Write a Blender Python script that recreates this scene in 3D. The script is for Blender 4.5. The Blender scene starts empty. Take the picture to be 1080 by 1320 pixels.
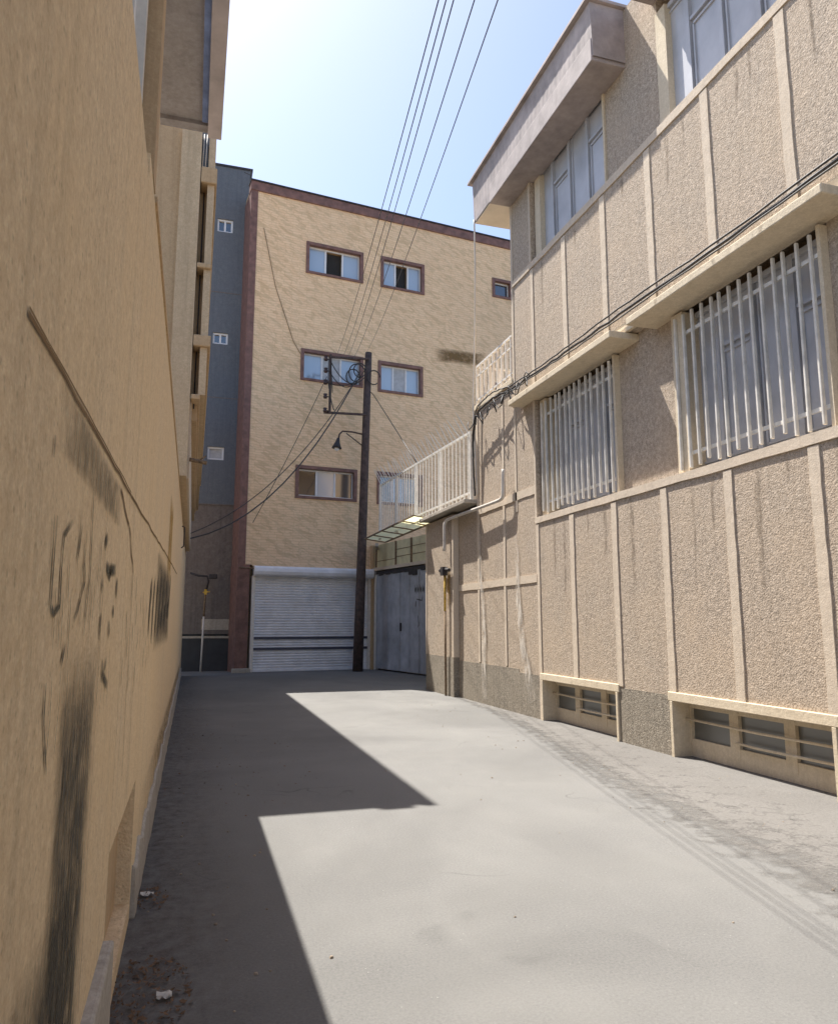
import bpy, math, random
from math import sin, cos, pi, radians, sqrt, atan, atan2
from mathutils import Vector, Matrix
random.seed(7)
scene = bpy.context.scene
C = scene.collection

# ------------------------------------------------------------ camera, light
cd = bpy.data.cameras.new('camera'); cam = bpy.data.objects.new('camera', cd); C.objects.link(cam)
scene.camera = cam
cd.sensor_fit = 'VERTICAL'; cd.sensor_height = 36.0; cd.lens = 36.0 * 950.0 / 1320.0
cd.clip_start = 0.02; cd.clip_end = 2000
cam.location = (0, 0, 1.5)
cam.rotation_euler = (radians(90 + 8.5603), 0, radians(-16.9609))

SUN = Vector((-0.235, 0.47, 1.0)).normalized()            # direction towards the sun
elev = math.asin(SUN.z); az = atan2(SUN.x, SUN.y)
world = bpy.data.worlds.new('World'); scene.world = world; world.use_nodes = True
wn = world.node_tree
sky = wn.nodes.new('ShaderNodeTexSky'); sky.sky_type = 'NISHITA'; sky.sun_disc = False
sky.sun_elevation = elev; sky.sun_rotation = az
sky.air_density = 1.0; sky.dust_density = 4.0; sky.ozone_density = 1.0; sky.altitude = 1200
bg = wn.nodes['Background']; wn.links.new(sky.outputs[0], bg.inputs[0]); bg.inputs[1].default_value = 0.11
sl = bpy.data.lights.new('sun', 'SUN'); sl.energy = 4.6; sl.angle = radians(0.5); sl.color = (1.0, 0.955, 0.885)
so = bpy.data.objects.new('sun', sl); C.objects.link(so)
so.rotation_euler = SUN.to_track_quat('Z', 'Y').to_euler(); so.location = (-5, 10, 30)
vs = scene.view_settings
vs.view_transform = 'Standard'; vs.look = 'None'; vs.gamma = 1.0; vs.use_curve_mapping = False; vs.exposure = 1.25

# ------------------------------------------------------------ materials
def new_mat(name):
    m = bpy.data.materials.new(name); m.use_nodes = True
    nt = m.node_tree; b = nt.nodes['Principled BSDF']
    return m, nt, b
def N(nt, t, **k):
    n = nt.nodes.new(t)
    for a, v in k.items(): setattr(n, a, v)
    return n
def coords(nt, scale=(1, 1, 1), swap=False, rot=0):
    tc = N(nt, 'ShaderNodeTexCoord')
    src = tc.outputs['Object']
    if swap:                                  # (x, y, z) -> (x, z, y): lays patterns out on a wall
        s = N(nt, 'ShaderNodeSeparateXYZ'); c = N(nt, 'ShaderNodeCombineXYZ')
        nt.links.new(src, s.inputs[0])
        nt.links.new(s.outputs[0], c.inputs[0]); nt.links.new(s.outputs[2], c.inputs[1]); nt.links.new(s.outputs[1], c.inputs[2])
        src = c.outputs[0]
    mp = N(nt, 'ShaderNodeMapping'); mp.inputs['Scale'].default_value = scale
    if rot:
        m2 = N(nt, 'ShaderNodeMapping'); m2.inputs['Rotation'].default_value = (0, 0, rot)
        nt.links.new(src, m2.inputs[0]); src = m2.outputs[0]
    nt.links.new(src, mp.inputs[0])
    return mp.outputs[0]
def noise(nt, vec, scale, detail=4, rough=.6, dist=0):
    n = N(nt, 'ShaderNodeTexNoise'); n.inputs['Scale'].default_value = scale; n.inputs['Detail'].default_value = detail
    n.inputs['Roughness'].default_value = rough; n.inputs['Distortion'].default_value = dist
    nt.links.new(vec, n.inputs['Vector']); return n.outputs['Fac']
def ramp(nt, fac, stops):
    r = N(nt, 'ShaderNodeValToRGB'); e = r.color_ramp.elements
    while len(e) < len(stops): e.new(.5)
    for el, (p, c) in zip(e, stops):
        el.position = p; el.color = (c[0], c[1], c[2], 1) if hasattr(c, '__len__') else (c, c, c, 1)
    nt.links.new(fac, r.inputs[0]); return r.outputs[0]
def mix(nt, fac, a, b, mode='MIX'):
    m = N(nt, 'ShaderNodeMix', data_type='RGBA', blend_type=mode)
    for sock, v in ((m.inputs[0], fac), (m.inputs[6], a), (m.inputs[7], b)):
        if isinstance(v, (int, float)): sock.default_value = v
        elif isinstance(v, tuple): sock.default_value = (v[0], v[1], v[2], 1)
        else: nt.links.new(v, sock)
    return m.outputs[2]
def math_(nt, op, a, b):
    m = N(nt, 'ShaderNodeMath', operation=op)
    for s, v in zip(m.inputs, (a, b)):
        if isinstance(v, (int, float)): s.default_value = v
        else: nt.links.new(v, s)
    return m.outputs[0]
def bump(nt, b, h, strength, dist, prev=None):
    n = N(nt, 'ShaderNodeBump'); n.inputs['Strength'].default_value = strength; n.inputs['Distance'].default_value = dist
    nt.links.new(h, n.inputs['Height'])
    if prev: nt.links.new(prev, n.inputs['Normal'])
    nt.links.new(n.outputs[0], b.inputs['Normal']); return n.outputs[0]

def plain(name, col, rough=.6, metal=0, var=.12, vs_=6.0, bmp=.0, spec=None):
    m, nt, b = new_mat(name)
    v = coords(nt)
    f = noise(nt, v, vs_, 5, .65)
    d = tuple(max(0, c * (1 - var * 1.6)) for c in col); l = tuple(min(1, c * (1 + var)) for c in col)
    nt.links.new(ramp(nt, f, [(.3, d), (.7, l)]), b.inputs['Base Color'])
    b.inputs['Roughness'].default_value = rough; b.inputs['Metallic'].default_value = metal
    if spec is not None: b.inputs['Specular IOR Level'].default_value = spec
    if bmp: bump(nt, b, noise(nt, v, 60, 4), bmp, .004)
    return m

def roughcast(name, dark, light, grain=55., bdist=.02, streak=.25, stain=(.5, .5, .5), big=.6, speck=.5, pit=0, det=3):
    """pebbled plaster: voronoi + noise grain, large stains, run-off streaks"""
    m, nt, b = new_mat(name)
    v = coords(nt)
    n1 = noise(nt, v, grain, det, .7 if det < 5 else .82)
    vo = N(nt, 'ShaderNodeTexVoronoi'); vo.inputs['Scale'].default_value = grain * .9; nt.links.new(v, vo.inputs['Vector'])
    n2 = noise(nt, v, grain * .33, 5, .7)
    f = math_(nt, 'ADD', math_(nt, 'MULTIPLY', n1, .5), math_(nt, 'MULTIPLY', n2, .5))
    col = ramp(nt, f, [(.36, dark), (.52, tuple((a + c) / 2 for a, c in zip(dark, light))), (.64, light)])
    pale = ramp(nt, vo.outputs['Distance'], [(.0, 1.0), (.32, 0.0)])
    col = mix(nt, math_(nt, 'MULTIPLY', pale, speck * .5), col, tuple(min(1, c * 1.35) for c in light))
    if pit:
        vp = N(nt, 'ShaderNodeTexVoronoi'); vp.inputs['Scale'].default_value = grain * .55; nt.links.new(v, vp.inputs['Vector'])
        pm = math_(nt, 'MULTIPLY', ramp(nt, vp.outputs['Distance'], [(.12, 1.0), (.34, 0.0)]), ramp(nt, noise(nt, v, grain * .25, 2), [(.42, 0.), (.58, 1.)]))
        col = mix(nt, math_(nt, 'MULTIPLY', pm, pit), col, tuple(c * .42 for c in dark))
    bigf = ramp(nt, noise(nt, v, 1.3, 6, .6, .4), [(.38, 0.0), (.68, 1.0)])
    col = mix(nt, math_(nt, 'MULTIPLY', bigf, big * .6), col, tuple(c * s for c, s in zip(light, stain)))
    sv = coords(nt, (9, 9, .35))
    st = ramp(nt, noise(nt, sv, 1.0, 5, .7), [(.5, 0.0), (.75, 1.0)])
    col = mix(nt, math_(nt, 'MULTIPLY', st, streak), col, tuple(c * .45 for c in dark))
    nt.links.new(col, b.inputs['Base Color']); b.inputs['Roughness'].default_value = .93
    b.inputs['Specular IOR Level'].default_value = .2
    h = math_(nt, 'SUBTRACT', f, math_(nt, 'MULTIPLY', vo.outputs['Distance'], .35))
    p = bump(nt, b, h, .9, bdist)
    bump(nt, b, noise(nt, v, 4., 3), .25, .03, p)
    return m

M = {}
M['rough'] = roughcast('roughcast_plaster', (.225, .18, .135), (.65, .54, .43), 62, .009, .16, (.78, .73, .66), .7, .8, .75)
M['rough_dark'] = roughcast('roughcast_dado', (.13, .11, .085), (.42, .37, .30), 62, .010, .35, (.8, .78, .75), .6, .6, .7)
M['band'] = roughcast('smooth_plaster_band', (.50, .415, .32), (.70, .595, .475), 90, .003, .22, (.8, .78, .74), .5, .1)
M['cream'] = roughcast('cream_paint', (.56, .47, .34), (.74, .64, .49), 60, .003, .25, (.8, .76, .7), .6, .1)
M['cement'] = roughcast('tan_cement_render', (.64, .46, .275), (.98, .785, .52), 80, .012, .24, (.86, .77, .64), .55, .6, .42, 9)
M['smooth_brown'] = roughcast('smooth_brown_render', (.47, .33, .195), (.62, .455, .28), 70, .003, .35, (.75, .7, .66), .8, .1)
M['tan_smooth'] = roughcast('smooth_tan_render', (.50, .38, .24), (.70, .55, .37), 60, .003, .35, (.75, .7, .66), .8, .1)
M['blue_sheet'] = plain('blue_plastic_sheet', (.16, .22, .40), .6, 0, .3, 5, .2)
M['concrete'] = roughcast('grey_concrete', (.34, .30, .25), (.52, .47, .40), 40, .008, .3, (.75, .72, .7), .7, .3)
M['hood_grey'] = roughcast('weathered_hood', (.30, .27, .25), (.42, .39, .38), 30, .003, .4, (.8, .8, .85), .6, .1)
M['grey_render'] = roughcast('blue_grey_render', (.115, .13, .15), (.165, .185, .21), 20, .004, .3, (.8, .8, .85), .7, .1)
M['grey_low'] = roughcast('brown_grey_render', (.13, .115, .11), (.22, .195, .18), 14, .004, .4, (.8, .75, .7), .8, .2)
M['white'] = plain('white_paint', (.74, .70, .64), .55, 0, .10, 9, .1)
M['white_rail'] = plain('offwhite_rail_paint', (.74, .71, .65), .5, 0, .14, 14, .1)
M['grille_paint'] = plain('pale_grille_paint', (.72, .68, .61), .55, 0, .16, 5, .15)
M['trim'] = plain('brown_red_stone', (.20, .105, .085), .6, 0, .25, 5, .2)
M['frame'] = plain('white_aluminium', (.72, .73, .75), .4, 0, .05)
M['dark'] = plain('dark_steel', (.045, .04, .042), .6, .3, .2)
M['blackpanel'] = plain('black_stone_panel', (.03, .03, .035), .5, 0, .2, 3)
M['pole'] = plain('rusty_pole_steel', (.085, .058, .050), .75, .1, .35, 7, .5)
M['cable'] = plain('black_cable', (.035, .032, .032), .6)
M['wire'] = plain('grey_wire', (.10, .10, .11), .5, .4)
M['insul'] = plain('brown_insulator', (.05, .025, .02), .3)
M['shutter'] = plain('shutter_steel', (.80, .80, .82), .5, .0, .10, 2.0, .05)
M['shutter_dark'] = plain('shutter_dark_band', (.07, .075, .11), .5, .2, .15)
M['gate'] = plain('gate_paint', (.40, .415, .45), .5, .0, .22, 1.6, .1)
M['win_sheet'] = plain('blue_grey_window_paint', (.47, .475, .50), .45, .1, .12, 1.4, .05)
M['roofsheet'] = plain('weathered_purple_sheet', (.38, .325, .305), .75, .0, .22, 2.2, .1)
M['fascia_pale'] = plain('pale_mauve_fascia', (.50, .44, .43), .7, 0, .2, 3, .1)
M['yellow'] = plain('yellow_gas_pipe', (.60, .38, .05), .6, 0, .3, 18, .2)
M['pipe_white'] = plain('white_plastic_pipe', (.62, .57, .51), .5, 0, .1)
M['rust'] = plain('rusty_pipe', (.22, .15, .09), .8, .1, .4, 25, .3)
M['soffit'] = plain('pale_soffit', (.66, .58, .48), .8, 0, .08, 2)
M['room'] = plain('dark_room', (.03, .028, .027), .9)
M['curtain'] = plain('pale_curtain', (.45, .47, .50), .9, 0, .12, 8)
M['panel_yellow'] = plain('cream_yellow_panel', (.60, .54, .33), .6, 0, .14, 3, .1)
M['leaf'] = plain('dry_leaf', (.15, .085, .045), .9, 0, .5, 30)
M['paper'] = plain('paper_scrap', (.62, .58, .52), .9, 0, .1)
M['rubble'] = plain('roof_clutter', (.30, .24, .18), .9, 0, .3, 6)

def glassy(name, col, rough=.06):
    m, nt, b = new_mat(name)
    b.inputs['Base Color'].default_value = (*col, 1); b.inputs['Roughness'].default_value = rough
    b.inputs['Specular IOR Level'].default_value = 1.0; b.inputs['IOR'].default_value = 1.9
    v = coords(nt); bump(nt, b, noise(nt, v, 1.2, 2), .06, .05)
    return m
M['glass_sky'] = glassy('sky_painted_window_glass', (.34, .42, .52), .12)  # pale blue base colour paints the reflected sky into the pane
M['glass_dark'] = glassy('dark_window_glass', (.03, .03, .035))
M['glass_warm'] = glassy('browned_window_glass', (.14, .11, .09), .15)
M['glass_base'] = glassy('dusty_basement_glass', (.055, .062, .064), .4)

def canopy_mat():
    m, nt, b = new_mat('translucent_canopy_sheet')
    t = N(nt, 'ShaderNodeBsdfTranslucent'); t.inputs[0].default_value = (.86, .82, .50, 1)
    b.inputs['Base Color'].default_value = (.62, .60, .42, 1); b.inputs['Roughness'].default_value = .5
    mx = N(nt, 'ShaderNodeMixShader'); mx.inputs[0].default_value = .7
    nt.links.new(b.outputs[0], mx.inputs[1]); nt.links.new(t.outputs[0], mx.inputs[2])
    nt.links.new(mx.outputs[0], nt.nodes['Material Output'].inputs[0]); return m
M['canopy'] = canopy_mat()

def brick_mat():
    m, nt, b = new_mat('buff_relief_brick')
    v = coords(nt, swap=True)
    br = N(nt, 'ShaderNodeTexBrick')
    wn_ = N(nt, 'ShaderNodeTexNoise'); wn_.inputs['Scale'].default_value = 2.4; wn_.inputs['Detail'].default_value = 3; nt.links.new(v, wn_.inputs['Vector'])
    vm = N(nt, 'ShaderNodeVectorMath', operation='MULTIPLY_ADD'); nt.links.new(wn_.outputs['Color'], vm.inputs[0]); vm.inputs[1].default_value = (.20, .13, 0); nt.links.new(v, vm.inputs[2])
    nt.links.new(vm.outputs[0], br.inputs['Vector']); br.offset = .3; br.offset_frequency = 3
    br.inputs['Color1'].default_value = (.80, .57, .355, 1); br.inputs['Color2'].default_value = (.88, .645, .42, 1)
    br.inputs['Mortar'].default_value = (.68, .48, .29, 1); br.inputs['Scale'].default_value = 1
    br.inputs['Brick Width'].default_value = .26; br.inputs['Row Height'].default_value = .085
    br.inputs['Mortar Size'].default_value = .012; br.inputs['Mortar Smooth'].default_value = .8
    # raised wavy lips across the courses, their shadow marks painted darker in the colour
    v2 = coords(nt, (2.3, 8.0, 1), swap=True, rot=radians(24))
    lip = ramp(nt, noise(nt, v2, 1.0, 3, .55, .9), [(.50, 0.0), (.60, 1.0)])
    v3 = coords(nt, (1, 1, 1), swap=True)
    wv = N(nt, 'ShaderNodeTexWave', wave_type='BANDS', bands_direction='DIAGONAL'); nt.links.new(v3, wv.inputs['Vector'])
    wv.inputs['Scale'].default_value = 1.15; wv.inputs['Distortion'].default_value = 1.5; wv.inputs['Detail'].default_value = 2
    blot = noise(nt, v3, .35, 4)
    col = mix(nt, math_(nt, 'MULTIPLY', lip, .52), br.outputs['Color'], (.52, .37, .21))
    col = mix(nt, math_(nt, 'MULTIPLY', wv.outputs['Fac'], .10), col, (.84, .70, .50))
    col = mix(nt, math_(nt, 'MULTIPLY', ramp(nt, blot, [(.4, 0.), (.65, 1.)]), .2), col, (.60, .46, .32))
    nt.links.new(col, b.inputs['Base Color']); b.inputs['Roughness'].default_value = .9; b.inputs['Specular IOR Level'].default_value = .2
    p = bump(nt, b, br.outputs['Fac'], -.5, .012)
    p = bump(nt, b, lip, -.9, .035, p)
    bump(nt, b, noise(nt, v3, 30, 3), .4, .01, p)
    return m
M['brick'] = brick_mat()

def asphalt_mat(name, dark, light, patch, grain=70, patch_amt=.5, bd=.004):
    m, nt, b = new_mat(name)
    v = coords(nt)
    f1 = noise(nt, v, grain, 7, .85); f2 = noise(nt, v, 1.1, 7, .62, .3); f3 = noise(nt, v, .28, 4, .6, .6)
    col = ramp(nt, f1, [(.3, dark), (.7, light)])
    col = mix(nt, math_(nt, 'MULTIPLY', ramp(nt, f2, [(.38, 0.), (.7, 1.)]), patch_amt), col, patch)
    col = mix(nt, math_(nt, 'MULTIPLY', ramp(nt, f3, [(.42, 0.), (.6, 1.)]), .35), col, tuple(c * .78 for c in dark))
    vo = N(nt, 'ShaderNodeTexVoronoi'); vo.inputs['Scale'].default_value = 26; nt.links.new(v, vo.inputs['Vector'])
    spots = ramp(nt, vo.outputs['Distance'], [(.05, 1.), (.11, 0.)])
    col = mix(nt, math_(nt, 'MULTIPLY', spots, math_(nt, 'MULTIPLY', ramp(nt, noise(nt, v, 3), [(.5, 0.), (.6, 1.)]), .55)), col, tuple(min(1, c * 1.7) for c in light))
    oil = ramp(nt, noise(nt, v, .9, 3, .5, 1.2), [(.66, 0.), (.74, 1.)])
    col = mix(nt, math_(nt, 'MULTIPLY', oil, .28), col, tuple(c * .6 for c in dark))
    pal = ramp(nt, noise(nt, coords(nt, (1.6, .5, 1)), 1.0, 6, .7, .5), [(.5, 0.), (.62, 1.)])
    col = mix(nt, math_(nt, 'MULTIPLY', pal, .05), col, tuple(min(1, c * 1.35) for c in light))
    # fine cracks
    vc = N(nt, 'ShaderNodeTexVoronoi', feature='DISTANCE_TO_EDGE'); vc.inputs['Scale'].default_value = .55
    dv = N(nt, 'ShaderNodeVectorMath', operation='ADD'); nz = N(nt, 'ShaderNodeTexNoise'); nz.inputs['Scale'].default_value = 1.6; nt.links.new(v, nz.inputs['Vector'])
    nt.links.new(v, dv.inputs[0]); nt.links.new(nz.outputs['Color'], dv.inputs[1]); nt.links.new(dv.outputs[0], vc.inputs['Vector'])
    crack = ramp(nt, vc.outputs['Distance'], [(.0, 1.), (.007, 0.)])
    cm = math_(nt, 'MULTIPLY', crack, ramp(nt, noise(nt, v, .8, 2), [(.54, 0.), (.66, .45)]))
    col = mix(nt, cm, col, tuple(c * .35 for c in dark))
    nt.links.new(col, b.inputs['Base Color']); b.inputs['Roughness'].default_value = .88; b.inputs['Specular IOR Level'].default_value = .3
    p = bump(nt, b, f1, .9, bd*1.5); bump(nt, b, f2, .12, .02, p)
    return m
M['asphalt'] = asphalt_mat('worn_grey_asphalt', (.107, .105, .101), (.235, .230, .218), (.205, .200, .186), 70, .5)
M['gravelly'] = asphalt_mat('rough_pale_concrete', (.13, .122, .112), (.25, .236, .218), (.20, .19, .175), 40, .35, .010)

def decal(name, col, thr=(.42, .58), scale=(30, 30, 8), edge=None, rough=.9):
    """dirt, spray paint and other marks: patchy cover over the wall beneath"""
    m, nt, b = new_mat(name)
    b.inputs['Base Color'].default_value = (*col, 1); b.inputs['Roughness'].default_value = rough; b.inputs['Specular IOR Level'].default_value = .1
    v = coords(nt, scale); f = noise(nt, v, 1, 5, .75)
    a = ramp(nt, f, [(thr[0], 0.), (thr[1], 1.)])
    at = N(nt, 'ShaderNodeAttribute'); at.attribute_name = 'fade'
    a = math_(nt, 'MULTIPLY', a, at.outputs['Fac'])
    tr = N(nt, 'ShaderNodeBsdfTransparent'); mx = N(nt, 'ShaderNodeMixShader')
    nt.links.new(a, mx.inputs[0]); nt.links.new(tr.outputs[0], mx.inputs[1]); nt.links.new(b.outputs[0], mx.inputs[2])
    nt.links.new(mx.outputs[0], nt.nodes['Material Output'].inputs[0]); return m
M['spray'] = decal('black_spray_paint', (.11, .10, .075), (.30, .55), (60, 60, 14))
M['faded_spray'] = decal('faded_spray_paint', (.13, .115, .08), (.30, .58), (60, 60, 14))
M['soot'] = decal('soot_smear', (.10, .092, .075), (.33, .60), (40, 40, 9))
M['crackline'] = decal('dark_crack', (.20, .125, .06), (.25, .42), (30, 30, 30))
M['lime'] = decal('lime_run', (.68, .62, .54), (.38, .62), (14, 14, 3))
M['ochre'] = decal('ochre_run', (.45, .27, .06), (.35, .65), (14, 14, 3))
M['brown_mark'] = decal('brown_patch', (.20, .13, .06), (.2, .55), (3, 3, 3))
M['dirt'] = decal('brown_dirt', (.10, .072, .058), (.38, .75), (11, 11, 11))
M['grime'] = decal('grey_grime', (.22, .185, .13), (.36, .7), (30, 30, 8))
M['streak'] = decal('rain_streak', (.20, .16, .12), (.40, .85), (22, 22, 4))
M['rustrun'] = decal('rust_run', (.16, .07, .03), (.4, .6), (20, 20, 3))

# ------------------------------------------------------------ mesh helpers
class MB:
    def __init__(s): s.v = []; s.f = []; s.fade = None
    def box(s, x0, x1, y0, y1, z0, z1):
        n = len(s.v)
        s.v += [(x0, y0, z0), (x1, y0, z0), (x1, y1, z0), (x0, y1, z0), (x0, y0, z1), (x1, y0, z1), (x1, y1, z1), (x0, y1, z1)]
        s.f += [(n, n+3, n+2, n+1), (n+4, n+5, n+6, n+7), (n, n+1, n+5, n+4), (n+1, n+2, n+6, n+5), (n+2, n+3, n+7, n+6), (n+3, n, n+4, n+7)]
        return s
    def quad(s, *p):
        n = len(s.v); s.v += [tuple(q) for q in p]; s.f.append(tuple(range(n, n + len(p)))); return s
    def tube(s, pts, r, k=8, cap=True):
        pts = [Vector(p) for p in pts]; rs = r if isinstance(r, (list, tuple)) else [r] * len(pts)
        n0 = len(s.v); up = None
        for i, p in enumerate(pts):
            t = (pts[min(i+1, len(pts)-1)] - pts[max(i-1, 0)]).normalized()
            if up is None:
                up = Vector((0, 0, 1)) if abs(t.z) < .9 else Vector((1, 0, 0))
            a = t.cross(up).normalized(); b_ = a.cross(t).normalized(); up = b_
            for j in range(k):
                q = p + (a * cos(2*pi*j/k) + b_ * sin(2*pi*j/k)) * rs[i]; s.v.append(tuple(q))
        for i in range(len(pts)-1):
            for j in range(k):
                a0 = n0 + i*k + j; a1 = n0 + i*k + (j+1) % k
                s.f.append((a0, a1, a1 + k, a0 + k))
        if cap:
            s.f.append(tuple(n0 + j for j in range(k))[::-1]); s.f.append(tuple(n0 + (len(pts)-1)*k + j for j in range(k)))
        return s
    def bar(s, p, q, w, d=None, up=(0, 0, 1)):
        """square bar from p to q"""
        d = d or w; p = Vector(p); q = Vector(q); t = (q - p).normalized(); up = Vector(up)
        if abs(t.dot(up)) > .95: up = Vector((0, 1, 0))
        a = t.cross(up).normalized(); b_ = a.cross(t).normalized(); n = len(s.v)
        for c in (p, q):
            for sa, sb in ((-1, -1), (1, -1), (1, 1), (-1, 1)): s.v.append(tuple(c + a*sa*w/2 + b_*sb*d/2))
        s.f += [(n, n+1, n+2, n+3)[::-1], (n+4, n+5, n+6, n+7)] + [(n+j, n+(j+1) % 4, n+4+(j+1) % 4, n+4+j) for j in range(4)]
        return s
    def build(s, name, mat, parent=None, root=None, smooth=False, bevel=0, local=False):
        inv = Matrix.Identity(4)
        r = root or parent
        while r is not None and r.parent is not None: r = r.parent
        if r is not None and not local: inv = r.matrix_world_inv
        vs_ = [tuple(inv @ Vector(p)) for p in s.v]
        me = bpy.data.meshes.new(name); me.from_pydata(vs_, [], s.f); me.validate(); me.update()
        import bmesh
        bm = bmesh.new(); bm.from_mesh(me); bmesh.ops.recalc_face_normals(bm, faces=bm.faces); bm.to_mesh(me); bm.free()
        if smooth:
            for p in me.polygons: p.use_smooth = True
        if s.fade is not None:
            at = me.attributes.new('fade', 'FLOAT', 'POINT')
            for i, val in enumerate(s.fade): at.data[i].value = val
        o = bpy.data.objects.new(name, me); C.objects.link(o)
        if mat: me.materials.append(mat)
        if parent is not None: o.parent = parent
        if bevel:
            md = o.modifiers.new('bevel', 'BEVEL'); md.width = bevel; md.segments = 2; md.limit_method = 'ANGLE'
        return o
# objects cannot hold python attributes, so root matrices live here
ROOT = {}
class _P:
    pass
def _inv(self): return ROOT.get(self.name, Matrix.Identity(4))
bpy.types.Object.matrix_world_inv = property(_inv)

def tag(o, label=None, cat=None, group=None, kind=None):
    if label: o['label'] = label
    if cat: o['category'] = cat
    if group: o['group'] = group
    if kind: o['kind'] = kind
    return o
def thing(name, label, cat, loc=(0, 0, 0), rotz=0, group=None):
    o = bpy.data.objects.new(name, None); C.objects.link(o); o.location = loc; o.rotation_euler = (0, 0, rotz)
    o.empty_display_size = .2
    ROOT[o.name] = (Matrix.Translation(loc) @ Matrix.Rotation(rotz, 4, 'Z')).inverted()
    return tag(o, label, cat, group)
def solo(mb, name, mat, label, cat, loc, group=None, **k):
    """a thing that is one mesh, origin at loc"""
    mb.v = [(x-loc[0], y-loc[1], z-loc[2]) for x, y, z in mb.v]
    o = mb.build(name, mat, **k); o.location = loc
    return tag(o, label, cat, group)

def grid_wall(mb, X, y0, y1, z0, z1, holes, thick):
    """slab facing -X at plane X, thickness towards +X (thick<0: towards -X), rectangular holes (ya,yb,za,zb)"""
    ys = sorted({y0, y1} | {h[0] for h in holes} | {h[1] for h in holes}); zs = sorted({z0, z1} | {h[2] for h in holes} | {h[3] for h in holes})
    ys = [y for y in ys if y0 <= y <= y1]; zs = [z for z in zs if z0 <= z <= z1]
    ny, nz = len(ys)-1, len(zs)-1
    solid = [[not any(h[0] <= (ys[i]+ys[i+1])/2 <= h[1] and h[2] <= (zs[j]+zs[j+1])/2 <= h[3] for h in holes) for j in range(nz)] for i in range(ny)]
    X2 = X + thick
    S = lambda i, j: 0 <= i < ny and 0 <= j < nz and solid[i][j]
    for i in range(ny):
        for j in range(nz):
            if not solid[i][j]: continue
            a, b_, c, d = ys[i], ys[i+1], zs[j], zs[j+1]
            mb.quad((X, a, c), (X, b_, c), (X, b_, d), (X, a, d)); mb.quad((X2, a, c), (X2, a, d), (X2, b_, d), (X2, b_, c))
            if not S(i-1, j): mb.quad((X, a, c), (X, a, d), (X2, a, d), (X2, a, c))
            if not S(i+1, j): mb.quad((X, b_, c), (X2, b_, c), (X2, b_, d), (X, b_, d))
            if not S(i, j-1): mb.quad((X, a, c), (X2, a, c), (X2, b_, c), (X, b_, c))
            if not S(i, j+1): mb.quad((X, a, d), (X, b_, d), (X2, b_, d), (X2, a, d))
    return mb

def ribbon(mb, pts, w, X, fade_ends=True, seg=.03, jit=0.0, side=1):
    """painted stroke on a plane X=const; pts are (y, z); w a width or (w0, w1)"""
    if mb.fade is None: mb.fade = []
    P = [Vector((a, b_)) for a, b_ in pts]; out = []
    for a, b_ in zip(P, P[1:]):
        n = max(2, int((b_-a).length / seg))
        for i in range(n): out.append(a.lerp(b_, i/n))
    out.append(P[-1]); n0 = len(mb.v); L = len(out)
    for i, p in enumerate(out):
        t = out[min(i+1, L-1)] - out[max(i-1, 0)]
        t = t.normalized() if t.length > 1e-6 else Vector((0, 1)); nn = Vector((-t.y, t.x))
        ww = w if not isinstance(w, tuple) else w[0] + (w[1]-w[0]) * i/(L-1)
        j = random.uniform(-jit, jit)
        e = min(1, 4*min(i, L-1-i)/L + .25) if fade_ends else 1
        for k, fd in ((-1, 0.0), (-.45, 1.0), (.45, 1.0), (1, 0.0)):
            q = p + nn * (ww*.5*k + j); mb.v.append((X, q.x, q.y)); mb.fade.append(fd * e)
    for i in range(L-1):
        for k in range(3):
            a = n0 + i*4 + k; mb.f.append((a, a+1, a+5, a+4))
    return mb
def patch(mb, X, y0, y1, z0, z1, n=8, top_shift=0.0):
    """soft edged smear on plane X=const"""
    if mb.fade is None: mb.fade = []
    n0 = len(mb.v)
    for i in range(n+1):
        for j in range(n+1):
            u, v = i/n, j/n
            mb.v.append((X, y0 + (y1-y0)*u + top_shift*v, z0 + (z1-z0)*v))
            mb.fade.append(min(1, 5*min(u, 1-u, v, 1-v)))
    for i in range(n):
        for j in range(n):
            a = n0 + i*(n+1) + j; mb.f.append((a, a+1, a+n+2, a+n+1))
    return mb

# ------------------------------------------------------------ the setting
g = MB(); S = 300
g.quad((-S, -S, 0), (S, -S, 0), (S, S, 0), (-S, S, 0))
tag(g.build('alley_pavement', M['asphalt']), kind='structure')
edge = [(5.28, 16.9), (5.15, 14.5), (4.9, 12.6), (4.72, 11.2), (4.35, 9.4), (3.95, 8.0), (3.68, 7.0), (3.5, 6.0), (3.35, 5.2), (3.22, 4.3), (3.1, 3.4), (3.0, 2.4), (2.95, 1.0), (2.9, -1.0)]
e2 = []
for (a, b_), (c, d) in zip(edge, edge[1:]):
    for i in range(8):
        t = i/8; e2.append((a+(c-a)*t + random.uniform(-.05, .05), b_+(d-b_)*t))
g = MB(); g.fade = []
rows = []
for (x, y) in e2:
    xr = 5.75 if y < 16.5 else 5.4
    for k, fd in ((0, 0.), (.12, .35), (.3, .75), (1, 1.)):
        g.v.append((x + (xr-x)*k, y, .004)); g.fade.append(fd)
for i in range(len(e2)-1):
    for k in range(3):
        a = i*4+k; g.f.append((a, a+1, a+5, a+4))
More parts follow.
